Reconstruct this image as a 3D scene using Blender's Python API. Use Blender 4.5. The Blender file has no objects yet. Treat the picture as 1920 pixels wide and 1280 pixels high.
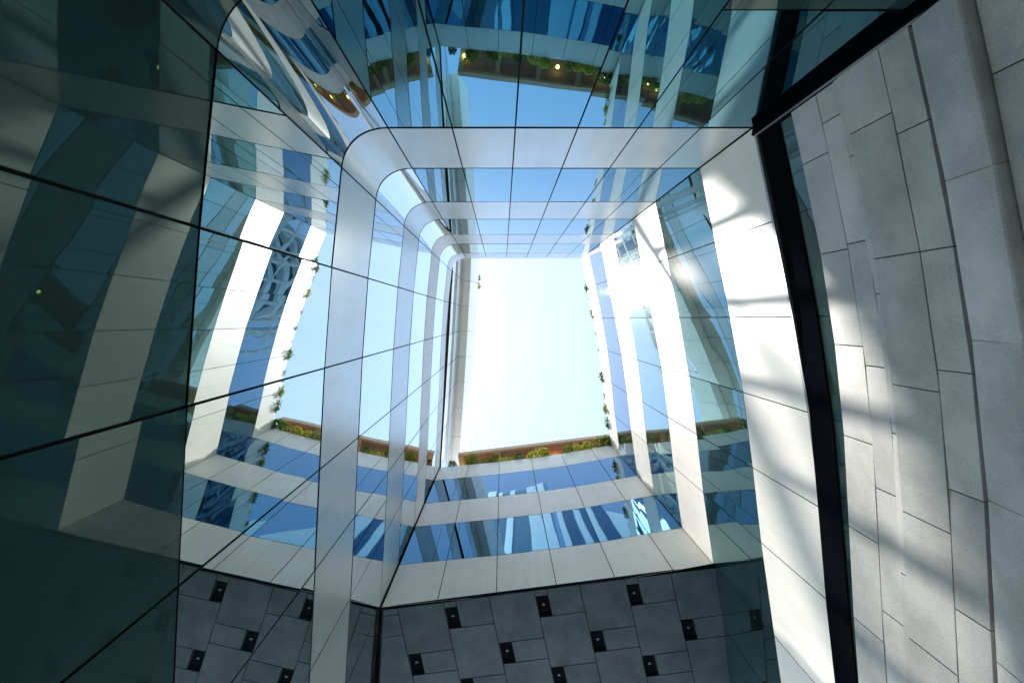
import bpy, math, random
from mathutils import Vector, Matrix
random.seed(7)
SC = bpy.context.scene
COL = SC.collection
PI = math.pi

# ------------------------------------------------------------------ camera
CAMZ = 1.6
F = 900.0                       # focal length in photo pixels (1920 wide)
cd = bpy.data.cameras.new('camera')
cam = bpy.data.objects.new('camera', cd); COL.objects.link(cam)
cam.location = (0, 0, CAMZ)
cam.rotation_euler = (PI, 0, 0)         # straight up; image right = +X, image down = +Y
cd.sensor_fit = 'HORIZONTAL'; cd.sensor_width = 36.0
cd.lens = F / 1920 * 36.0
cd.shift_x = 18 / 1920.0
cd.shift_y = -43 / 1920.0
cd.clip_start = 0.05; cd.clip_end = 3000
SC.camera = cam

# ------------------------------------------------------------------ sky and sun
SUN = Vector((-0.248, 0.035, 1.0)).normalized()      # towards the sun
el = math.asin(SUN.z); az = math.atan2(SUN.x, SUN.y)
w = bpy.data.worlds.new('World'); SC.world = w; w.use_nodes = True
nt = w.node_tree; nt.nodes.clear()
sky = nt.nodes.new('ShaderNodeTexSky'); sky.sky_type = 'NISHITA'; sky.sun_disc = False
sky.sun_elevation = el; sky.sun_rotation = az
sky.air_density = 1.0; sky.dust_density = 0.15; sky.ozone_density = 0.6
bg = nt.nodes.new('ShaderNodeBackground'); bg.inputs['Strength'].default_value = 0.15
wo = nt.nodes.new('ShaderNodeOutputWorld')
veil = nt.nodes.new('ShaderNodeMix'); veil.data_type = 'RGBA'; veil.blend_type = 'ADD'; veil.inputs[0].default_value = 1.0
veil.inputs[7].default_value = (0.60, 0.68, 0.42, 1)      # thin even high cloud over the whole sky
nt.links.new(sky.outputs[0], veil.inputs[6])
nt.links.new(veil.outputs[2], bg.inputs['Color']); nt.links.new(bg.outputs[0], wo.inputs[0])
sd = bpy.data.lights.new('sun', 'SUN'); sd.energy = 3.5; sd.angle = math.radians(0.53); sd.color = (1, 0.95, 0.88)
sun = bpy.data.objects.new('sun', sd); COL.objects.link(sun); sun.location = (-15, -1, 60)
sun.rotation_euler = (-SUN).to_track_quat('-Z', 'Y').to_euler()
SC.view_settings.view_transform = 'Standard'; SC.view_settings.look = 'None'
SC.view_settings.exposure = 1.46; SC.view_settings.gamma = 1.0
SC.render.engine = 'CYCLES'
SC.cycles.caustics_reflective = True
SC.cycles.blur_glossy = 1.0
SC.cycles.max_bounces = 11; SC.cycles.glossy_bounces = 8; SC.cycles.diffuse_bounces = 5
SC.cycles.sample_clamp_indirect = 12.0

# ------------------------------------------------------------------ materials
def newmat(name):
    m = bpy.data.materials.new(name); m.use_nodes = True
    n = m.node_tree; b = n.nodes['Principled BSDF']
    return m, n, b
def node(n, t, **kw):
    x = n.nodes.new(t)
    for k, v in kw.items(): setattr(x, k, v)
    return x
def coords(n):
    return node(n, 'ShaderNodeNewGeometry').outputs['Position']
def noise(n, scale, detail=2.0, rough=0.5, vec=None):
    x = node(n, 'ShaderNodeTexNoise'); x.inputs['Scale'].default_value = scale
    x.inputs['Detail'].default_value = detail; x.inputs['Roughness'].default_value = rough
    n.links.new(vec if vec else coords(n), x.inputs['Vector'])
    return x
def ramp(n, fac, stops):
    r = node(n, 'ShaderNodeValToRGB')
    e = r.color_ramp.elements
    while len(e) < len(stops): e.new(0.5)
    for i, (p, c) in enumerate(stops):
        e[i].position = p; e[i].color = (*c, 1) if len(c) == 3 else c
    n.links.new(fac, r.inputs[0]); return r.outputs[0]
def bump(n, h, dist, strength=1.0, normal=None):
    b = node(n, 'ShaderNodeBump'); b.inputs['Distance'].default_value = dist
    b.inputs['Strength'].default_value = strength
    n.links.new(h, b.inputs['Height'])
    if normal: n.links.new(normal, b.inputs['Normal'])
    return b.outputs[0]
def vary(n, col, amt):
    """small brightness difference from panel to panel (object random)"""
    oi = node(n, 'ShaderNodeObjectInfo'); mr = node(n, 'ShaderNodeMapRange')
    mr.inputs['To Min'].default_value = 1 - amt; mr.inputs['To Max'].default_value = 1 + amt
    n.links.new(oi.outputs['Random'], mr.inputs['Value'])
    hsv = node(n, 'ShaderNodeHueSaturation'); n.links.new(mr.outputs[0], hsv.inputs['Value'])
    n.links.new(col, hsv.inputs['Color']); return hsv.outputs[0]

def mat_glass(name, f0, body, refl, wav, scale=0.75, rough=0.0, tint=(1, 1, 1), haze=0.0):
    """coated glass: dark body, tinted mirror coat rising to white at grazing angles"""
    m, n, b = newmat(name)
    b.inputs['Metallic'].default_value = 1.0
    b.inputs['Base Color'].default_value = (*f0, 1)
    b.inputs['Roughness'].default_value = rough
    nz = noise(n, scale, 1.0); nb = bump(n, nz.outputs['Fac'], wav)
    n.links.new(nb, b.inputs['Normal'])
    d = node(n, 'ShaderNodeBsdfPrincipled'); d.inputs['Base Color'].default_value = (*body, 1)
    d.inputs['Roughness'].default_value = 0.02; d.inputs['IOR'].default_value = 1.42
    d.inputs['Specular Tint'].default_value = (*tint, 1)
    n.links.new(nb, d.inputs['Normal'])
    mx = node(n, 'ShaderNodeMixShader')
    mp = node(n, 'ShaderNodeMapping'); mp.inputs['Scale'].default_value = (5, 5, 0.6)
    n.links.new(coords(n), mp.inputs['Vector'])
    dz = noise(n, 1.0, 5, 0.65, mp.outputs[0])
    mr = node(n, 'ShaderNodeMapRange'); mr.inputs['From Min'].default_value = 0.35; mr.inputs['From Max'].default_value = 0.75
    mr.inputs['To Min'].default_value = refl; mr.inputs['To Max'].default_value = refl * 0.92
    n.links.new(dz.outputs['Fac'], mr.inputs['Value']); n.links.new(mr.outputs[0], mx.inputs[0])
    n.links.new(d.outputs[0], mx.inputs[1]); n.links.new(b.outputs[0], mx.inputs[2])
    last = mx.outputs[0]
    if haze:            # a film of dust that scatters the sun's reflection
        hz = node(n, 'ShaderNodeBsdfGlossy'); hz.inputs['Roughness'].default_value = 0.17
        hz.inputs['Color'].default_value = (0.9, 0.9, 0.88, 1)
        m2 = node(n, 'ShaderNodeMixShader'); m2.inputs[0].default_value = haze
        n.links.new(last, m2.inputs[1]); n.links.new(hz.outputs[0], m2.inputs[2]); last = m2.outputs[0]
    n.links.new(last, n.nodes['Material Output'].inputs[0])
    return m
def mat_stone(name, c0, c1, rough, coat=0.0, grain=70.0, spec=0.5, bmp=0.002, var=0.09):
    m, n, b = newmat(name)
    g = noise(n, grain, 6, 0.75); big = noise(n, 1.6, 4, 0.6)
    mx = node(n, 'ShaderNodeMath', operation='MULTIPLY_ADD'); mx.inputs[1].default_value = 0.5
    n.links.new(big.outputs['Fac'], mx.inputs[0])
    sc = node(n, 'ShaderNodeMath', operation='MULTIPLY'); sc.inputs[1].default_value = 0.5
    n.links.new(g.outputs['Fac'], sc.inputs[0]); n.links.new(sc.outputs[0], mx.inputs[2])
    col = ramp(n, mx.outputs[0], [(0.42, c0), (0.58, c1)])
    n.links.new(vary(n, col, var), b.inputs['Base Color'])
    b.inputs['Roughness'].default_value = rough
    b.inputs['Specular IOR Level'].default_value = spec
    b.inputs['Coat Weight'].default_value = coat; b.inputs['Coat Roughness'].default_value = 0.06
    n.links.new(bump(n, g.outputs['Fac'], bmp), b.inputs['Normal'])
    return m
def mat_plain(name, c, rough=0.5, metal=0.0, var=0.0, nscale=20):
    m, n, b = newmat(name)
    nz = noise(n, nscale, 4)
    c0 = tuple(x * 0.88 for x in c); c1 = tuple(min(1, x * 1.1) for x in c)
    col = ramp(n, nz.outputs['Fac'], [(0.3, c0), (0.7, c1)])
    if var: col = vary(n, col, var)
    n.links.new(col, b.inputs['Base Color'])
    b.inputs['Roughness'].default_value = rough; b.inputs['Metallic'].default_value = metal
    return m
def mat_satin(name, c, rough, metal, var=0.05):
    """panel sheet: fine brushed streaks, faint oil-canning and dust"""
    m, n, b = newmat(name)
    mp = node(n, 'ShaderNodeMapping'); mp.inputs['Scale'].default_value = (2, 2, 9)
    n.links.new(coords(n), mp.inputs['Vector'])
    st = noise(n, 1.0, 3, 0.6, mp.outputs[0]); du = noise(n, 1.3, 4, 0.6)
    col = ramp(n, du.outputs['Fac'], [(0.25, tuple(x * 0.9 for x in c)), (0.75, c)])
    m2 = node(n, 'ShaderNodeMapping'); m2.inputs['Scale'].default_value = (6, 6, 0.3)
    n.links.new(coords(n), m2.inputs['Vector'])
    sk = noise(n, 1.0, 5, 0.65, m2.outputs[0])
    stain = ramp(n, sk.outputs['Fac'], [(0.28, (0.925, 0.92, 0.91)), (0.5, (1, 1, 1))])
    mxs = node(n, 'ShaderNodeMix'); mxs.data_type = 'RGBA'; mxs.blend_type = 'MULTIPLY'; mxs.inputs[0].default_value = 1.0
    n.links.new(col, mxs.inputs[6]); n.links.new(stain, mxs.inputs[7]); col = mxs.outputs[2]
    n.links.new(vary(n, col, var), b.inputs['Base Color'])
    b.inputs['Metallic'].default_value = metal
    mr = node(n, 'ShaderNodeMapRange'); mr.inputs['To Min'].default_value = rough * 0.9; mr.inputs['To Max'].default_value = rough * 1.12
    n.links.new(st.outputs['Fac'], mr.inputs['Value']); n.links.new(mr.outputs[0], b.inputs['Roughness'])
    wv = noise(n, 0.9, 1)
    n.links.new(bump(n, wv.outputs['Fac'], 0.006), b.inputs['Normal'])
    return m

M = {}
M['glass_left'] = mat_glass('mirror_glass', (0.77, 0.85, 0.84), (0.01, 0.03, 0.035), 0.92, 0.002)
M['glass_curve'] = mat_glass('dimmed_mirror_glass', (0.34, 0.42, 0.44), (0.01, 0.03, 0.035), 0.9, 0.002)  # same mirror glass, tint darkened to stand in for a dark reflection
M['glass_top'] = mat_glass('azure_mirror_glass', (0.11, 0.33, 0.43), (0.01, 0.03, 0.035), 0.95, 0.002)
M['glass_low'] = mat_glass('dark_green_glass', (0.065, 0.095, 0.088), (0.045, 0.10, 0.09), 0.6, 0.0022, tint=(0.55, 0.95, 0.8))
M['glass_blue'] = mat_glass('blue_mirror_glass', (0.035, 0.16, 0.27), (0.004, 0.02, 0.04), 0.95, 0.0035, 0.6)
M['glass_right'] = mat_glass('teal_mirror_glass', (0.22, 0.42, 0.43), (0.02, 0.06, 0.065), 0.85, 0.012, 0.55, haze=0.018)
M['glass_rtop'] = mat_glass('pale_blue_glass', (0.07, 0.19, 0.29), (0.02, 0.06, 0.065), 0.9, 0.012, 0.55)
M['satin'] = mat_satin('satin_aluminium', (0.595, 0.64, 0.62), 0.30, 0.7)
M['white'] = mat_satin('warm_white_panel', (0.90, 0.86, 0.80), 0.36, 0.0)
M['stone'] = mat_stone('grey_granite', (0.365, 0.357, 0.33), (0.55, 0.54, 0.505), 0.42, 0.35, var=0.12)
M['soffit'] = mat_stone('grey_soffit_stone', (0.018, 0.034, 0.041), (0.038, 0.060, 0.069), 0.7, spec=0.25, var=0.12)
M['black'] = mat_plain('black_metal', (0.004, 0.005, 0.007), 0.9)
for k_ in ('black',):
    M[k_].node_tree.nodes['Principled BSDF'].inputs['Specular IOR Level'].default_value = 0.0
M['joint'] = mat_plain('black_joint', (0.006, 0.007, 0.008), 0.8)
M['edge'] = mat_plain('anodised_edge', (0.30, 0.30, 0.30), 0.35, 0.8)
M['dot'] = mat_plain('grey_fitting', (0.06, 0.06, 0.06), 0.5)
M['wood'] = mat_plain('stained_wood', (0.34, 0.15, 0.085), 0.55, var=0.12, nscale=8)
M['beam'] = mat_plain('pale_timber', (0.58, 0.36, 0.20), 0.55, var=0.06, nscale=8)
M['paving'] = mat_stone('paving_stone', (0.50, 0.51, 0.51), (0.62, 0.63, 0.63), 0.6)
M['roof'] = mat_plain('roof_membrane', (0.35, 0.34, 0.33), 0.8)
M['grille'] = mat_plain('vent_grille', (0.02, 0.02, 0.022), 0.5)

# ------------------------------------------------------------------ helpers
def link(name, me, mat=None, parent=None):
    o = bpy.data.objects.new(name, me); COL.objects.link(o)
    if mat is not None and me is not None and not me.materials: me.materials.append(mat)
    if parent is not None: o.parent = parent
    return o
def thing(name, label, cat, group=None, loc=(0, 0, 0)):
    o = bpy.data.objects.new(name, None); COL.objects.link(o); o.location = loc
    o.empty_display_size = 0.3
    o['label'] = label; o['category'] = cat
    if group: o['group'] = group
    return o
def mesh(name, vs, fs, smooth=False):
    me = bpy.data.meshes.new(name); me.from_pydata([tuple(v) for v in vs], [], fs); me.update()
    if smooth:
        for p in me.polygons: p.use_smooth = True
    return me
BOXF = [(0, 3, 2, 1), (4, 5, 6, 7), (0, 1, 5, 4), (1, 2, 6, 5), (2, 3, 7, 6), (3, 0, 4, 7)]
def boxmesh(name, a, b):
    x0, y0, z0 = a; x1, y1, z1 = b
    return mesh(name, [(x0, y0, z0), (x1, y0, z0), (x1, y1, z0), (x0, y1, z0),
                       (x0, y0, z1), (x1, y0, z1), (x1, y1, z1), (x0, y1, z1)], BOXF)
def unit(v): return v / v.length
def slab(name, p0, p1, n, z0, z1, front, back, mat, parent, g=0.011, tilt=0.0):
    """upright plate along the plan segment p0-p1, its face pushed `front` metres along n, its back at -`back`"""
    p0 = Vector(p0); p1 = Vector(p1); d = unit(p1 - p0)
    a = p0 + d * g; b = p1 - d * g
    ff = [Vector((a.x + n.x * front, a.y + n.y * front, CAMZ + z0)), Vector((b.x + n.x * front, b.y + n.y * front, CAMZ + z0)),
          Vector((b.x + n.x * front, b.y + n.y * front, CAMZ + z1)), Vector((a.x + n.x * front, a.y + n.y * front, CAMZ + z1))]
    if tilt:
        t = [random.uniform(-tilt, tilt) for _ in range(2)]
        hw = (b - a).length / 2; hh = (z1 - z0) / 2
        for k, (su, sv) in enumerate(((-1, -1), (1, -1), (1, 1), (-1, 1))):
            off = su * t[0] * hw + sv * t[1] * hh
            ff[k].x += n.x * off; ff[k].y += n.y * off
    bk = [Vector((v.x, v.y, v.z)) for v in ff]
    nb = Vector((n.x, n.y, 0)) * (front + back)
    bk = [v - nb for v in bk]
    vs = bk + ff          # 0-3 back, 4-7 front
    fs = [(4, 5, 6, 7), (3, 2, 1, 0), (0, 1, 5, 4), (1, 2, 6, 5), (2, 3, 7, 6), (3, 0, 4, 7)]
    c = d.x * n.y - d.y * n.x
    if c > 0: fs = [tuple(reversed(f)) for f in fs]
    me = mesh(name, vs, fs)
    if name in ('glass_pane', 'band_panel', 'clerestory_pane'):     # dark gasket all round the plate edge
        me.materials.append(mat); me.materials.append(M['joint'])
        for k, p in enumerate(me.polygons): p.material_index = 0 if k == 0 else 1
    return link(name, me, mat, parent)
def normals_for(pts, inside):
    """unit inward normal of each plan segment (towards the point `inside`)"""
    out = []
    for a, b in zip(pts[:-1], pts[1:]):
        a = Vector(a); b = Vector(b); d = unit(b - a); n = Vector((-d.y, d.x))
        if n.dot(Vector(inside) - a) < 0: n = -n
        out.append(n)
    return out
def prism(name, poly, z0, z1, mat, parent):
    """solid with plan polygon `poly` (any winding)"""
    k = len(poly)
    area = sum(poly[i][0] * poly[(i + 1) % k][1] - poly[(i + 1) % k][0] * poly[i][1] for i in range(k))
    if area < 0: poly = list(reversed(poly))
    vs = [(p[0], p[1], CAMZ + z0) for p in poly] + [(p[0], p[1], CAMZ + z1) for p in poly]
    fs = [tuple(reversed(range(k))), tuple(range(k, 2 * k))] + [(i, (i + 1) % k, k + (i + 1) % k, k + i) for i in range(k)]
    return link(name, mesh(name, vs, fs), mat, parent)
def offset(pts, ns, d):
    """plan polyline pushed by d along its normals"""
    out = []
    for i, p in enumerate(pts):
        if i == 0: n = ns[0]
        elif i == len(pts) - 1: n = ns[-1]
        else: n = unit(ns[i - 1] + ns[i])
        out.append((p[0] + n.x * d, p[1] + n.y * d))
    return out

GRND = -CAMZ
LB = [6.3, 10.3, 14.3, 18.4]           # undersides of the pale bands (above the lens)
LT = [8.0, 12.1, 16.1, 20.0]           # their tops
GAPZ = 0.012; GAPL = 0.026
def gl(z): return 0.010 if z < 5 else GAPL

# ------------------------------------------------------------------ ground
g = link('ground', boxmesh('ground', (-400, -400, -0.4), (400, 400, 0.0)), M['paving']); g['kind'] = 'structure'

# ------------------------------------------------------------------ facade on the left, rounded into the one at the top
L = [(-2.11, -1.98), (-2.24, -0.67), (-2.335, 0.65), (-2.40, 1.98), (-2.46, 3.30), (-2.53, 4.64), (-2.62, 6.15), (-2.70, 7.5), (-2.78, 9.2)]
LN = normals_for(L, (1, 2))
T = [(-1.50, -2.5), (-0.66, -2.5), (0.17, -2.5), (0.99, -2.5), (1.785, -2.5), (2.61, -2.5), (3.27, -2.5)]
TN = normals_for(T, (1, 0))
# corner curve between them (cubic with matching tangents)
def bez(t):
    a = Vector(L[0]); d = Vector(T[0]); da = unit(Vector(L[0]) - Vector(L[1]))
    b = a + da * 0.33; c = d - Vector((1, 0)) * 0.34
    return a * (1 - t) ** 3 + b * 3 * t * (1 - t) ** 2 + c * 3 * t * t * (1 - t) + d * t ** 3
CUR = [bez(i / 16) for i in range(17)]
def curved(name, z0, z1, front, back, mat, parent, t0=0, t1=16, g=0.011):
    pts = [CUR[i].copy() for i in range(t0, t1 + 1)]
    tg = [unit(CUR[min(i + 1, 16)] - CUR[max(i - 1, 0)]) for i in range(t0, t1 + 1)]
    pts[0] += tg[0] * g; pts[-1] -= tg[-1] * g
    ns = [Vector((-t.y, t.x)) for t in tg]
    ns = [n if n.dot(Vector((1, 2)) - p) > 0 else -n for n, p in zip(ns, pts)]
    k = len(pts); vs = []
    for z in (z0, z1):
        for s in (front, -back):
            vs += [(p.x + n.x * s, p.y + n.y * s, CAMZ + z) for p, n in zip(pts, ns)]
    # rows: 0 front low, 1 back low, 2 front high, 3 back high
    fs = []
    for i in range(k - 1):
        fs.append((i, i + 1, 2 * k + i + 1, 2 * k + i))
        fs.append((k + i + 1, k + i, 3 * k + i, 3 * k + i + 1))
        fs.append((2 * k + i, 2 * k + i + 1, 3 * k + i + 1, 3 * k + i))
        fs.append((i + 1, i, k + i, k + i + 1))
    fs.append((0, 2 * k, 3 * k, k)); fs.append((k - 1, 2 * k - 1, 4 * k - 1, 3 * k - 1))
    me = mesh(name, vs, fs)
    for p in me.polygons:
        if len(p.vertices) == 4 and abs(p.normal.z) < 0.5 and p.area > 0.02: p.use_smooth = True
    me.materials.append(mat); me.materials.append(M['joint'])
    for j, p in enumerate(me.polygons): p.material_index = 0 if (j < 4 * (k - 1) and j % 4 == 0) else 1
    me.set_sharp_from_angle(angle=math.radians(35))
    return link(name, me, mat, parent)

left = thing('left_facade', 'mirror glass facade on the left with satin metal bands and rounded corner', 'facade', loc=(0, 0, 0))
TILT = 0.0040
zl = [(GRND + 0.02, 0.9, 'glass_low'), (0.9, 3.55, 'glass_low'), (3.55, 6.3, 'glass_left'), (6.3, 8.0, 'satin'), (8.0, 10.3, 'glass_left'), (10.3, 12.1, 'satin'),
      (12.1, 14.3, 'glass_left'), (14.3, 16.1, 'satin'), (16.1, 18.4, 'glass_left'), (18.4, 20.0, 'satin')]
def lk(z0, mk): return M['white'] if mk == 'satin' and z0 > 13 else M[mk]  # upper bands lightened with white panel material to stand in for sunlight
for i, (a, b) in enumerate(zip(L[:-1], L[1:])):
    for z0, z1, mk in zl:
        if a[1] > 6 and z0 > 10.2: continue
        nm = 'band_panel' if mk == 'satin' else 'glass_pane'
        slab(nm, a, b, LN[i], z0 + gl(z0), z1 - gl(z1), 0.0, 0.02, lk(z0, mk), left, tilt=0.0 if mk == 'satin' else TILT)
for z0, z1, mk in zl:
    nm = 'curved_band_panel' if mk == 'satin' else 'curved_glass_pane'
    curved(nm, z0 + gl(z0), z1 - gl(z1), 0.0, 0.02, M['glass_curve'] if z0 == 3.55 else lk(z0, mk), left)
# black transom at the head of the lower glass
for i, (a, b) in enumerate(zip(L[:-1], L[1:])):
    slab('transom', a, b, LN[i], 3.545, 3.555, 0.004, 0.03, M['black'], left, g=0.0)
# taller straight storeys above, running on behind the far facade
U = [(-2.33, -7.0), (-2.29, -4.4), (-2.25, -2.9), (-2.17, -1.55)]
U = [(-1.93, -5.9), (-1.97, -4.6), (-2.02, -3.3), (-2.07, -1.98), (-2.15, -0.67), (-2.22, 0.65), (-2.30, 1.98), (-2.38, 3.30), (-2.47, 4.64), (-2.57, 6.15), (-2.68, 7.6)]
UN = normals_for(U, (2, 2))
zu = [(20.04, 22.2, 'glass_left'), (22.2, 23.4, 'satin'), (23.4, 25.0, 'glass_left')]
for i, (a, b) in enumerate(zip(U[:-1], U[1:])):
    for z0, z1, mk in zu:
        slab('band_panel' if mk == 'satin' else 'glass_pane', a, b, UN[i], z0 + gl(z0), z1 - gl(z1), 0.0, 0.02, M[mk], left, tilt=0.0 if mk == 'satin' else TILT)
# masses behind the glazing
Lb = offset(L, LN, -0.045)
cb = [(p.x - 0.03, p.y - 0.035) for p in CUR]
prism('building_mass', [(-11, 9.2)] + list(reversed(Lb)) + cb[1:] + [(-1.5, -11), (-11, -11)], GRND, 19.97, M['joint'], left)
Ub = offset(U, UN, -0.045)
prism('upper_mass', [(-9, 7.6)] + list(reversed(Ub)) + [(-9, -5.9)], 19.98, 25.2, M['joint'], left)
# cornice: grey soffit, outward leaning white fascia in pieces
cor = left
for i, (a, b) in enumerate(zip(U[:-1], U[1:])):
    n = UN[i]; a = Vector(a); b = Vector(b); d = unit(b - a); a2 = a + d * 0.008; b2 = b - d * 0.008
    def q(p, o, z): return (p.x + n.x * o, p.y + n.y * o, CAMZ + z)
    vs = [q(a2, -0.3, 25.02), q(b2, -0.3, 25.02), q(b2, 0.40, 25.02), q(a2, 0.40, 25.02),
          q(a2, -0.3, 26.6), q(b2, -0.3, 26.6), q(b2, 0.74, 26.6), q(a2, 0.74, 26.6)]
    me = mesh('cornice_panel', vs, [tuple(reversed(f)) for f in BOXF] if (d.x * n.y - d.y * n.x) < 0 else BOXF)
    link('cornice_panel', me, M['white'], left)

# unseen post frame added on the left roof to cast shadow streaks
fr = thing('shadow_frame', 'pale unseen post frame added on the left roof to cast shadow streaks', 'frame')
FP = offset(U, UN, -0.35)[2:10]
for p in FP:
    link('post', boxmesh('post', (p[0] - 0.09, p[1] - 0.10, CAMZ + 25.2), (p[0] + 0.09, p[1] + 0.10, CAMZ + 35.0)), M['white'], fr)
for z0, z1 in ((30.0, 30.25), (32.6, 32.95), (35.0, 35.35)):
    for a, b in zip(FP[:-1], FP[1:]):
        n = normals_for([a, b], (2, 2))[0]
        slab('rail', a, b, n, z0, z1, 0.08 if z0 > 34 else 0.12, 0.08 if z0 > 34 else -0.095, M['white'], fr, g=0.002)

# ------------------------------------------------------------------ facade at the top of the picture
top = thing('far_facade', 'flat mirror glass facade with satin metal bands at the top of the courtyard', 'facade')
for i, (a, b) in enumerate(zip(T[:-1], T[1:])):
    for z0, z1, mk in zl:
        if z0 < 0.5: continue
        mm = 'glass_top' if mk == 'glass_left' else mk
        nm = 'band_panel' if mk == 'satin' else 'glass_pane'
        if mk == 'glass_low' and i >= 4:
            z0, z1 = 0.9, 3.9
        if z0 == 3.55 and i >= 4: z0 = 3.9
        slab(nm, a, b, TN[i], z0 + gl(z0), z1 - gl(z1), 0.0, 0.02, M.get(mm, M['glass_left']), top, g=0.010, tilt=0.0 if mk == 'satin' else TILT)
    slab('glass_pane', a, b, TN[i], GRND + 0.02, 0.9 - GAPZ, 0.0, 0.03, M['glass_low'], top)
prism('building_mass', [(-1.49, -2.545), (3.30, -2.545), (9.0, -2.6), (9, -11.2), (-1.49, -11.2)], GRND, 19.96, M['joint'], top)
# black corner post with a bright anodised edge
slab('corner_post', (3.275, -2.49), (3.45, -2.44), Vector((-0.2, 0.98)).normalized(), GRND, 6.28, 0.10, 0.05, M['black'], top, g=0)
slab('post_edge', (3.30, -2.49), (3.325, -2.483), Vector((-0.2, 0.98)).normalized(), GRND, 6.28, 0.112, -0.102, M['edge'], top, g=0)

# ------------------------------------------------------------------ facade on the right
R = [(3.29, -2.50), (3.54, -1.27), (3.79, -0.02), (4.01, 1.23), (4.17, 2.48), (4.31, 3.73), (4.53, 5.28), (4.72, 6.6), (4.86, 7.9), (5.0, 9.2)]
RN = normals_for(R, (0, 2))
S = [(3.30, -2.50), (3.57, -1.27), (3.79, -0.02), (3.93, 1.23), (4.00, 2.48), (4.07, 3.73), (4.20, 5.28), (4.34, 6.6), (4.5, 7.9), (4.66, 9.2)]   # stone base line
def smooth_line(pts, k=10):
    out = []
    for i in range(len(pts) - 1):
        p0 = Vector(pts[max(i - 1, 0)]); p1 = Vector(pts[i]); p2 = Vector(pts[i + 1]); p3 = Vector(pts[min(i + 2, len(pts) - 1)])
        for j in range(k):
            t = j / k
            out.append(tuple(0.5 * (2 * p1 + (p2 - p0) * t + (2 * p0 - 5 * p1 + 4 * p2 - p3) * t * t + (3 * p1 - p0 - 3 * p2 + p3) * t ** 3)))
    return out + [tuple(pts[-1])]
S0 = S; S = smooth_line(S0)
Q = [((a[0] + b[0]) / 2, a[1]) for a, b in zip(R, S0)]
QN = normals_for(Q, (0, 2))
right = thing('right_facade', 'facade on the right with warm white bands and teal glass over grey stone', 'facade')
zr = [(6.3, 8.0, 'white'), (8.0, 10.3, 'glass_right'), (10.3, 12.1, 'white'), (12.1, 14.3, 'glass_right'),
      (14.3, 16.1, 'white'), (16.1, 18.4, 'glass_rtop'), (18.4, 20.0, 'white')]
for i, (a, b) in enumerate(zip(R[:-1], R[1:])):
    for z0, z1, mk in zr:
        if a[1] > 5.2 and z0 > 10.2: continue
        slab('band_panel' if mk == 'white' else 'glass_pane', a, b, RN[i], z0 + GAPZ * 0.7, z1 - GAPZ * 0.7, 0.0, 0.016, M[mk], right, g=0.008,
             tilt=0.0 if mk == 'white' else 0.002)
    slab('bottom_trim', a, b, RN[i], 6.245, 6.285, 0.012, 0.05, M['edge'], right, g=0.0)
    slab('black_fascia', Q[i], Q[i + 1], QN[i], 5.82, 6.24, -0.02, 0.4, M['black'], right, g=0.0)
    slab('clerestory_pane', Q[i], Q[i + 1], QN[i], 5.40, 5.81, -0.04, 0.06, M['glass_low'], right, g=0.004)
Rb = offset(R, RN, -0.12)
prism('building_mass', Rb + [(14, 9.2), (14, -2.6), (3.42, -2.52)], GRND, 19.95, M['joint'], right)
# stone courses below, staggered joints, each slab its own piece
def along(pts, s):
    acc = 0
    for a, b in zip(pts[:-1], pts[1:]):
        a = Vector(a); b = Vector(b); l = (b - a).length
        if s <= acc + l: return a + (b - a) * ((s - acc) / l)
        acc += l
    return Vector(pts[-1])
RLEN = sum((Vector(b) - Vector(a)).length for a, b in zip(S[:-1], S[1:]))
courses = [  # z0, z1, front, length, phase
    (5.10, 5.54, 0.00, 1.05, 0.30), (4.82, 5.10, 0.00, 1.30, 0.85), (4.74, 4.82, 0.012, 1.4, 0.5),
    (4.22, 4.74, 0.028, 1.25, 0.55), (3.905, 4.22, 0.028, 1.05, 0.15)]
for z0, z1, fr, ln, ph in courses:
    s = -ph
    while s < RLEN:
        a = along(S, max(s, 0.12)); b = along(S, min(s + ln, RLEN))
        if (b - a).length > 0.1:
            d = unit(b - a); n = Vector((-d.y, d.x)); n = n if n.x < 0 else -n
            slab('stone_slab', a, b, n, z0 + 0.006, z1 - 0.006, fr, 0.1, M['stone'], right, g=0.006, tilt=0.0005)
        s += ln
# projecting stone ledge with rounded nose, then the base wall
def ledge(a, b, n):
    prof = [(-0.05, 3.86), (0.055, 3.86), (0.075, 3.80)]
    prof = [(-0.10, 3.84), (0.0, 3.84), (0.02, 3.83)] + [(0.02 + 0.10 * math.sin(t), 3.43 + 0.10 * math.cos(t) + 0.0) for t in [0.5 + k * 0.25 for k in range(6)]] + [(0.10, 3.36), (-0.10, 3.36)]
    prof = [(-0.10, 3.87), (0.03, 3.87)] + [(0.03 + 0.07 * (k / 6), 3.87 - 0.43 * (k / 6)) for k in range(1, 6)] + \
           [(0.095 + 0.03 * math.sin(k * PI / 5), 3.44 - 0.05 * (1 - math.cos(k * PI / 5)) / 2 - 0.0) for k in range(0, 6)] + [(-0.10, 3.39)]
    k = len(prof); vs = []
    d = unit(b - a)
    for p in (a + d * 0.004, b - d * 0.004):
        vs += [(p.x + n.x * o, p.y + n.y * o, CAMZ + z) for o, z in prof]
    fs = [tuple(range(k)), tuple(reversed(range(k, 2 * k)))] + [(i, k + i, k + (i + 1) % k, (i + 1) % k) for i in range(k)]
    me = mesh('stone_ledge', vs, fs)
    import bmesh
    bm = bmesh.new(); bm.from_mesh(me); bmesh.ops.recalc_face_normals(bm, faces=bm.faces); bm.to_mesh(me); bm.free()
    link('stone_ledge', me, M['stone'], right)
s = 0.12
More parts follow.
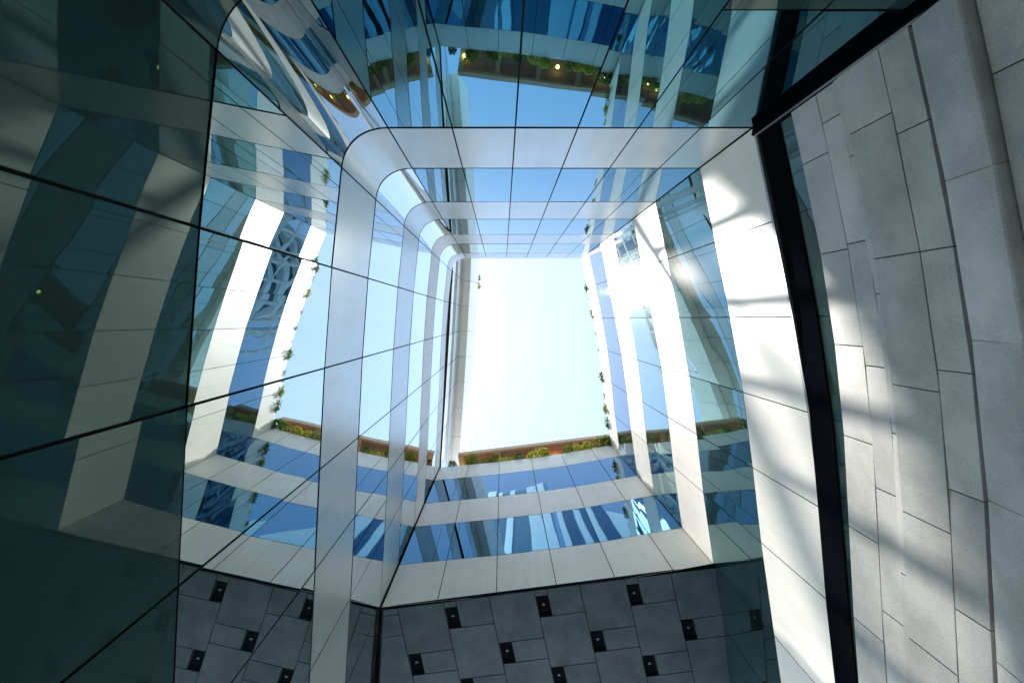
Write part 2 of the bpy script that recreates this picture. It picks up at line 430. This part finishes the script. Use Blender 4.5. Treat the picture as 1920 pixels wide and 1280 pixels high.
while s < RLEN:
    a = along(S, s); b = along(S, min(s + 1.3, RLEN))
    d = unit(b - a); n = Vector((-d.y, d.x)); n = n if n.x < 0 else -n
    ledge(a, b, n)
    s += 1.3
for z0, z1, ln, ph in [(2.5, 3.38, 1.3, 0.5), (1.6, 2.5, 1.3, 1.0), (0.7, 1.6, 1.3, 0.2), (-0.3, 0.7, 1.3, 0.7), (GRND, -0.3, 1.3, 0.1)]:
    s = -ph
    while s < RLEN:
        a = along(S, max(s, 0.12)); b = along(S, min(s + ln, RLEN))
        if (b - a).length > 0.1:
            d = unit(b - a); n = Vector((-d.y, d.x)); n = n if n.x < 0 else -n
            slab('stone_slab', a, b, n, z0 + 0.006, z1 - 0.006, 0.03, 0.1, M['stone'], right, g=0.006)
        s += ln

# ------------------------------------------------------------------ facade at the bottom of the picture, standing on the stone soffit
B = [(-2.60, 6.20), (-1.40, 6.08), (-0.13, 5.96), (1.18, 5.81), (2.45, 5.63), (3.68, 5.415), (4.52, 5.26)]
BN = normals_for(B, (1, 0))
bot = thing('near_facade', 'blue glass facade with warm white bands above the dark stone soffit', 'facade')
zb = [(10.3, 12.1, 'white'), (12.1, 14.3, 'glass_blue'), (14.3, 16.1, 'white'), (16.1, 18.4, 'glass_blue'), (18.4, 20.0, 'white')]
for i, (a, b) in enumerate(zip(B[:-1], B[1:])):
    for z0, z1, mk in zb:
        slab('band_panel' if mk == 'white' else 'glass_pane', a, b, BN[i], z0 + GAPZ * 0.8, z1 - GAPZ * 0.8, 0.0, 0.018, M[mk], bot, g=0.009,
             tilt=0.0 if mk == 'white' else 0.002)
    slab('drip_edge', a, b, BN[i], 10.262, 10.3, 0.012, 0.0, M['black'], bot, g=0.0)
Bb = offset(B, BN, -0.045)
prism('building_mass', Bb + [(4.9, 9.5), (-2.75, 9.5)], 10.35, 19.94, M['joint'], bot)
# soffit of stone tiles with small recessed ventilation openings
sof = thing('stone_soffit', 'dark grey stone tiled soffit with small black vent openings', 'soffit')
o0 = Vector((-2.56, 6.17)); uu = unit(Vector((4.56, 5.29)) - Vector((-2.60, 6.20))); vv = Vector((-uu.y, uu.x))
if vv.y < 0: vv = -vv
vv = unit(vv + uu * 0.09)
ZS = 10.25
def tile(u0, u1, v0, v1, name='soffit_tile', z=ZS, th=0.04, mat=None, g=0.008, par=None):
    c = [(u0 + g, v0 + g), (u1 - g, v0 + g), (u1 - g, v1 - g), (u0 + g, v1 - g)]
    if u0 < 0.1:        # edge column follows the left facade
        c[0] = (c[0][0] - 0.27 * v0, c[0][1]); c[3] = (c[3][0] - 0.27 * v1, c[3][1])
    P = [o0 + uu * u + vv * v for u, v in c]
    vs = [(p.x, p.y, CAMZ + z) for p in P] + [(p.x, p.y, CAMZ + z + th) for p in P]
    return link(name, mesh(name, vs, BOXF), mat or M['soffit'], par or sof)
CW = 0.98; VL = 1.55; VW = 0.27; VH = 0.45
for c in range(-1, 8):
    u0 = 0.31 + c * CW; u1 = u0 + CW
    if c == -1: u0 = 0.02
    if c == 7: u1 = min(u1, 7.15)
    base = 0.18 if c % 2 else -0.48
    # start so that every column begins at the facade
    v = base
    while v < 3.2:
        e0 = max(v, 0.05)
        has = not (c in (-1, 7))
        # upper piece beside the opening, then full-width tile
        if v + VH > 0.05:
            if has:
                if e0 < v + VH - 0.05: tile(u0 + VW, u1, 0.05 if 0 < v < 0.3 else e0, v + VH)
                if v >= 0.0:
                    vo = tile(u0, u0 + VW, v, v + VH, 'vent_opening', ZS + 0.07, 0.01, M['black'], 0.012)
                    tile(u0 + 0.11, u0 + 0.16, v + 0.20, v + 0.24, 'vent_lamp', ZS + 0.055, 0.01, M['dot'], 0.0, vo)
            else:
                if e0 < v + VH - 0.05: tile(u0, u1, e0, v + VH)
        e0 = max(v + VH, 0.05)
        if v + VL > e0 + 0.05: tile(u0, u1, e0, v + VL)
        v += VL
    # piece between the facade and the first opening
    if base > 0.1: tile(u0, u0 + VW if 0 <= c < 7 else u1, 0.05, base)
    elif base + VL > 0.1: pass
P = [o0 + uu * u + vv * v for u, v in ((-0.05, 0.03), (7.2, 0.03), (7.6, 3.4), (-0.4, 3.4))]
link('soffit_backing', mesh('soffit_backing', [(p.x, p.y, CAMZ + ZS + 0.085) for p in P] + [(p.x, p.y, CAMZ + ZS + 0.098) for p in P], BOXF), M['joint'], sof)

# ------------------------------------------------------------------ timber canopy over the roof terrace
can = thing('timber_canopy', 'brown timber canopy with pale beams above the planted parapet', 'canopy')
c0 = Vector((-2.05, 6.42)); c1 = Vector((5.25, 5.52)); cu = unit(c1 - c0); cv = Vector((-cu.y, cu.x)); cv = cv if cv.y > 0 else -cv
CL = (c1 - c0).length; ZC = 22.4
def cbox(name, u0, u1, v0, v1, z0, z1, mat):
    P = [c0 + cu * u + cv * v for u, v in ((u0, v0), (u1, v0), (u1, v1), (u0, v1))]
    vs = [(p.x, p.y, CAMZ + z0) for p in P] + [(p.x, p.y, CAMZ + z1) for p in P]
    return link(name, mesh(name, vs, BOXF), mat, can)
cbox('fascia', 0, CL, -0.10, 0.0, ZC - 0.16, ZC + 0.26, M['beam'])
nb = 4; sp = CL / nb
for k in range(nb + 1):
    u = min(max(k * sp, 0.11), CL - 0.11)
    cbox('beam', u - 0.11, u + 0.11, 0.002, 3.4, ZC - 0.12, ZC + 0.1, M['beam'])
for k in range(nb):
    m0 = k * sp + (0.22 if k == 0 else 0.11); m1 = (k + 1) * sp - (0.22 if k == nb - 1 else 0.11)
    for j in range(12):
        v0 = 0.004 + j * 0.28
        cbox('board', m0 + 0.003, m1 - 0.003, v0, v0 + 0.272, ZC + 0.02, ZC + 0.06, M['wood'])
cbox('roof_deck', 0.0, CL, 0.003, 3.42, ZC + 0.105, ZC + 0.2, M['roof'])
for u in (0.3, CL - 0.3):
    cbox('post', u - 0.09, u + 0.09, 2.6, 2.78, 19.94, ZC - 0.125, M['beam'])

# small lit lamps under the canopy
lm, ln_, lb = newmat('lamp_glow')
lb.inputs['Emission Color'].default_value = (1.0, 0.62, 0.12, 1); lb.inputs['Emission Strength'].default_value = 9.0
lb.inputs['Base Color'].default_value = (0.8, 0.6, 0.2, 1)
def sphere(name, c, r, seg=10, ring=6, sz=1.0):
    vs = []; fs = []
    for j in range(ring + 1):
        t = PI * j / ring
        for i in range(seg):
            p = 2 * PI * i / seg
            vs.append((c[0] + r * math.sin(t) * math.cos(p), c[1] + r * math.sin(t) * math.sin(p), c[2] + r * sz * math.cos(t)))
    for j in range(ring):
        for i in range(seg):
            fs.append((j * seg + i, (j + 1) * seg + i, (j + 1) * seg + (i + 1) % seg, j * seg + (i + 1) % seg))
    return mesh(name, vs, fs, True)
for k, (x, y, lab) in enumerate([(-1.75, 7.0, 'small yellow lamp under the canopy at the left end'), (2.5, 6.5, 'small yellow lamp under the canopy near its middle'),
                                 (4.6, 6.25, 'small yellow lamp under the canopy at the right end')]):
    t = thing('canopy_lamp', lab, 'lamp', 'lamps under the canopy', (x, y, CAMZ + ZC - 0.2))
    link('bulb', sphere('bulb', (0, 0, 0), 0.085), lm, t)
    link('socket', sphere('socket', (0, 0, 0.12), 0.05), M['black'], t)
    link('stem', boxmesh('stem', (-0.012, -0.012, 0.13), (0.012, 0.012, 0.22)), M['black'], t)

# ------------------------------------------------------------------ shrubs on the parapets
def mat_leaf(name, c0, c1):
    m, n, b = newmat(name)
    nz = noise(n, 6.0, 3)
    n.links.new(vary(n, ramp(n, nz.outputs['Fac'], [(0.3, c0), (0.7, c1)]), 0.2), b.inputs['Base Color'])
    b.inputs['Roughness'].default_value = 0.5
    tr = node(n, 'ShaderNodeBsdfTranslucent'); tr.inputs[0].default_value = (*[x * 1.3 for x in c1], 1)
    mx = node(n, 'ShaderNodeMixShader'); mx.inputs[0].default_value = 0.35
    n.links.new(b.outputs[0], mx.inputs[1]); n.links.new(tr.outputs[0], mx.inputs[2])
    n.links.new(mx.outputs[0], n.nodes['Material Output'].inputs[0])
    return m
M['leaf'] = mat_leaf('leaf_green', (0.03, 0.075, 0.012), (0.10, 0.15, 0.02))
M['leaf_y'] = mat_leaf('leaf_yellow_green', (0.12, 0.17, 0.012), (0.30, 0.30, 0.03))
M['stem'] = mat_plain('stem_bark', (0.10, 0.07, 0.045), 0.8)
def leaves(name, cnt, rx, ry, rz, size, cz, droop=0.0):
    vs = []; fs = []
    for _ in range(cnt):
        while True:
            p = Vector((random.uniform(-1, 1), random.uniform(-1, 1), random.uniform(-1, 1)))
            if 0.25 < p.length < 1: break
        if random.random() < 0.25: p *= random.uniform(1.0, 1.25)
        c = Vector((p.x * rx, p.y * ry, p.z * rz + cz))
        if droop and p.y < 0: c.z -= droop * random.random() * -p.y
        d = unit(p + Vector((random.gauss(0, .5), random.gauss(0, .5), random.gauss(0, .5) + 0.3)))
        s = unit(d.cross(Vector((random.gauss(0, 1), random.gauss(0, 1), random.gauss(0, 1)))))
        l = size * random.uniform(0.7, 1.3); wd = l * 0.3
        k = len(vs); m_ = c + d * l * 0.5
        nrm = d.cross(s) * wd * 0.35
        vs += [c, m_ + s * wd + nrm, c + d * l, m_ - s * wd + nrm]
        fs += [(k, k + 1, k + 2), (k, k + 2, k + 3)]
    return mesh(name, vs, fs)
def stemmesh(name, h, k=5):
    vs = []; fs = []
    for q in range(k):
        a = 2 * PI * q / k; x = 0.10 * math.cos(a); y = 0.10 * math.sin(a); i = len(vs); r = 0.009
        for (px, py, pz, rr) in ((0.02 * math.cos(a), 0.02 * math.sin(a), 0, r), (x, y, h, r * 0.5)):
            vs += [(px + rr * math.cos(t * 2 * PI / 3), py + rr * math.sin(t * 2 * PI / 3), pz) for t in range(3)]
        for t in range(3):
            fs.append((i + t, i + (t + 1) % 3, i + 3 + (t + 1) % 3, i + 3 + t))
    return mesh(name, vs, fs)
LV = [leaves('foliage', 320, 0.22, 0.22, 0.20, 0.10, 0.26) for _ in range(3)] + [leaves('foliage', 300, 0.30, 0.20, 0.15, 0.09, 0.2) for _ in range(2)]
TR = [leaves('foliage', 420, 0.34, 0.28, 0.22, 0.11, 0.16, 0.5) for _ in range(4)]
SM = stemmesh('stem', 0.28)
def shrub(name, label, group, loc, me, mat, rz, sc):
    t = thing(name, label, 'shrub', group, loc); t.rotation_euler.z = rz; t.scale = (sc, sc, sc)
    f = me
    if f.materials and f.materials[0] != mat: f = me.copy(); f.materials.clear()
    link('foliage', f, mat, t); link('stems', SM, M['stem'], t)
    return t
ordn = ['first', 'second', 'third', 'fourth', 'fifth', 'sixth', 'seventh', 'eighth', 'ninth', 'tenth', 'eleventh', 'twelfth', 'thirteenth', 'fourteenth', 'fifteenth', 'sixteenth']
def bpt(x):
    for a, b in zip(B[:-1], B[1:]):
        if a[0] <= x <= b[0]: return a[1] + (b[1] - a[1]) * (x - a[0]) / (b[0] - a[0])
    return B[-1][1]
for k, (x, mk, sc, v) in enumerate([(-2.1, 'leaf', .8, 0), (-1.25, 'leaf_y', 1.15, 1), (-0.62, 'leaf_y', .8, 3), (-0.28, 'leaf_y', 1.0, 2), (0.18, 'leaf_y', .75, 4), (0.65, 'leaf', .8, 0),
                                    (1.25, 'leaf_y', .9, 3), (1.75, 'leaf_y', .95, 1), (2.75, 'leaf', .95, 4), (3.1, 'leaf_y', .9, 2), (3.55, 'leaf_y', 1.0, 0), (4.05, 'leaf', 1.2, 3), (4.4, 'leaf', 1.2, 1)]):
    col = 'yellow-green' if mk == 'leaf_y' else 'dark green'
    shrub('parapet_shrub', '%s shrub on the parapet below the timber canopy, %s from the left' % (col, ordn[k]), 'shrubs below the canopy',
          (x, bpt(x) - 0.02, CAMZ + 19.98), LV[v], M[mk], random.uniform(0, 6.28), sc * random.uniform(0.8, 1.1))
s = 0.5; k = 0
while s < 8.0 and k < 15:
    p = along(R, s); p2 = along(R, s + 0.05); d = unit(p2 - p); n = Vector((-d.y, d.x)); n = n if n.x < 0 else -n
    q = p - n * 0.13
    t = shrub('trailing_shrub', 'trailing green shrub on the right parapet, %s from the far corner' % ordn[k], 'shrubs along the right parapet',
              (q.x, q.y, CAMZ + 19.96), TR[k % 4], M['leaf'] if k % 3 else M['leaf_y'], math.atan2(n.y, n.x) + PI / 2, random.uniform(0.4, 0.85))
    s += random.uniform(0.45, 0.95); k += 1
for k, y in enumerate((-1.7, -1.35)):
    shrub('trailing_shrub', ['small green plant on the tall cornice nearest the far corner', 'small green plant on the tall cornice beside the nearest one'][k], 'plants on the tall cornice',
          (-1.42, y * 1.35, CAMZ + 26.59), LV[k], M['leaf_y'], k, 0.8)

# ------------------------------------------------------------------ towers beyond the left building, seen only in the glass
def mat_scales():
    m, n, b = newmat('white_scale_tiles')
    geo = node(n, 'ShaderNodeNewGeometry'); mp = node(n, 'ShaderNodeMapping')
    mp.inputs['Rotation'].default_value = (0, 0, 0)
    cx = node(n, 'ShaderNodeSeparateXYZ'); n.links.new(geo.outputs['Position'], cx.inputs[0])
    cb_ = node(n, 'ShaderNodeCombineXYZ'); n.links.new(cx.outputs['Y'], cb_.inputs['X']); n.links.new(cx.outputs['Z'], cb_.inputs['Y'])
    bt = node(n, 'ShaderNodeTexBrick'); bt.inputs['Scale'].default_value = 1.0
    bt.inputs['Brick Width'].default_value = 0.9; bt.inputs['Row Height'].default_value = 1.6; bt.inputs['Mortar Size'].default_value = 0.09
    bt.inputs['Color1'].default_value = (0.82, 0.81, 0.79, 1); bt.inputs['Color2'].default_value = (0.52, 0.54, 0.55, 1); bt.inputs['Mortar'].default_value = (0.10, 0.12, 0.14, 1)
    n.links.new(cb_.outputs[0], bt.inputs['Vector']); n.links.new(bt.outputs['Color'], b.inputs['Base Color'])
    b.inputs['Roughness'].default_value = 0.4
    return m
M['scales'] = mat_scales()
M['slabwhite'] = mat_plain('white_slab', (0.78, 0.78, 0.77), 0.5)
tw = thing('scale_tower', 'tall white tower clad in scale tiles beyond the left facade, seen in the glass', 'tower')
link('shaft', boxmesh('shaft', (-24, -15, 0), (-12, -1.2, CAMZ + 77)), M['scales'], tw)
for k in range(3):
    link('glass_strip', boxmesh('glass_strip', (-11.99, -13.5 + k * 4.6, 2), (-11.9, -12.2 + k * 4.6, CAMZ + 75)), M['glass_blue'], tw)
ct = thing('curved_tower', 'tower of curved white floor slabs and blue glass beyond the left facade', 'tower')
def disc(name, c, r, z0, z1, mat, seg=40, sy=1.0):
    vs = []
    for z in (z0, z1):
        vs += [(c[0] + r * math.cos(2 * PI * i / seg), c[1] + sy * r * math.sin(2 * PI * i / seg), CAMZ + z) for i in range(seg)]
    fs = [tuple(reversed(range(seg))), tuple(range(seg, 2 * seg))] + [(i, (i + 1) % seg, seg + (i + 1) % seg, seg + i) for i in range(seg)]
    link(name, mesh(name, vs, fs), mat, ct)
disc('glass_core', (-22, 8), 7.0, GRND, 68, M['glass_blue'], 40, 0.7)
for k in range(17):
    disc('floor_slab', (-22, 8), 8.0 + 0.4 * math.sin(k * 0.4), 3 + k * 4, 4.4 + k * 4, M['slabwhite'], 40, 0.7)

# tower with white fins beyond the far facade, its face leaning back
def lean(z): return -14 - max(0, z - 20) * 0.2
def leanbox(name, x0, x1, dx, z0, z1, o0, o1, mat, par, z2=None):
    """block between x0 and x1 whose face follows the lean; dx shifts its top sideways, z2 is the height of its right side"""
    z2 = z1 if z2 is None else z2
    vs = []
    for za, zb_, sx in ((z0, z0, 0), (z1, z2, dx)):
        ya, yb = lean(za), lean(zb_)
        vs += [(x0 + sx, ya - o1, CAMZ + za), (x1 + sx, yb - o1, CAMZ + zb_), (x1 + sx, yb + o0, CAMZ + zb_), (x0 + sx, ya + o0, CAMZ + za)]
    return link(name, mesh(name, vs, BOXF), mat, par)
ft = thing('finned_tower', 'glass tower with tall white fins beyond the far facade, mirrored in the near glass', 'tower')
link('base', boxmesh('base', (-17, -40, 0), (0.6, -14, CAMZ + 20)), M['slabwhite'], ft)
leanbox('shaft', -17, 0.6, 0, 20.01, 140, 0, 12, M['glass_right'], ft)
for k in range(4):
    x = -15.2 + k * 4.6
    leanbox('fin', x, x + (1.5, 2.4, 1.3, 2.6)[k], -1.6, 20.02, 139, 0.7, -0.05, M['slabwhite'], ft)
wt = thing('wedge_tower', 'white block with sloping roof and blue strips beside the finned tower', 'tower')
link('base', boxmesh('base', (1.4, -40, 0), (18, -14.2, CAMZ + 20)), M['slabwhite'], wt)
leanbox('shaft', 1.4, 17.0, 0, 20.01, 104, 0, 9, M['slabwhite'], wt, 60)
for k in range(2):
    leanbox('glass_strip', 2.4 + k * 3.2, 4.4 + k * 3.2, 0, 24, 100 - k * 6, 0.12, -0.02, M['glass_blue'], wt)
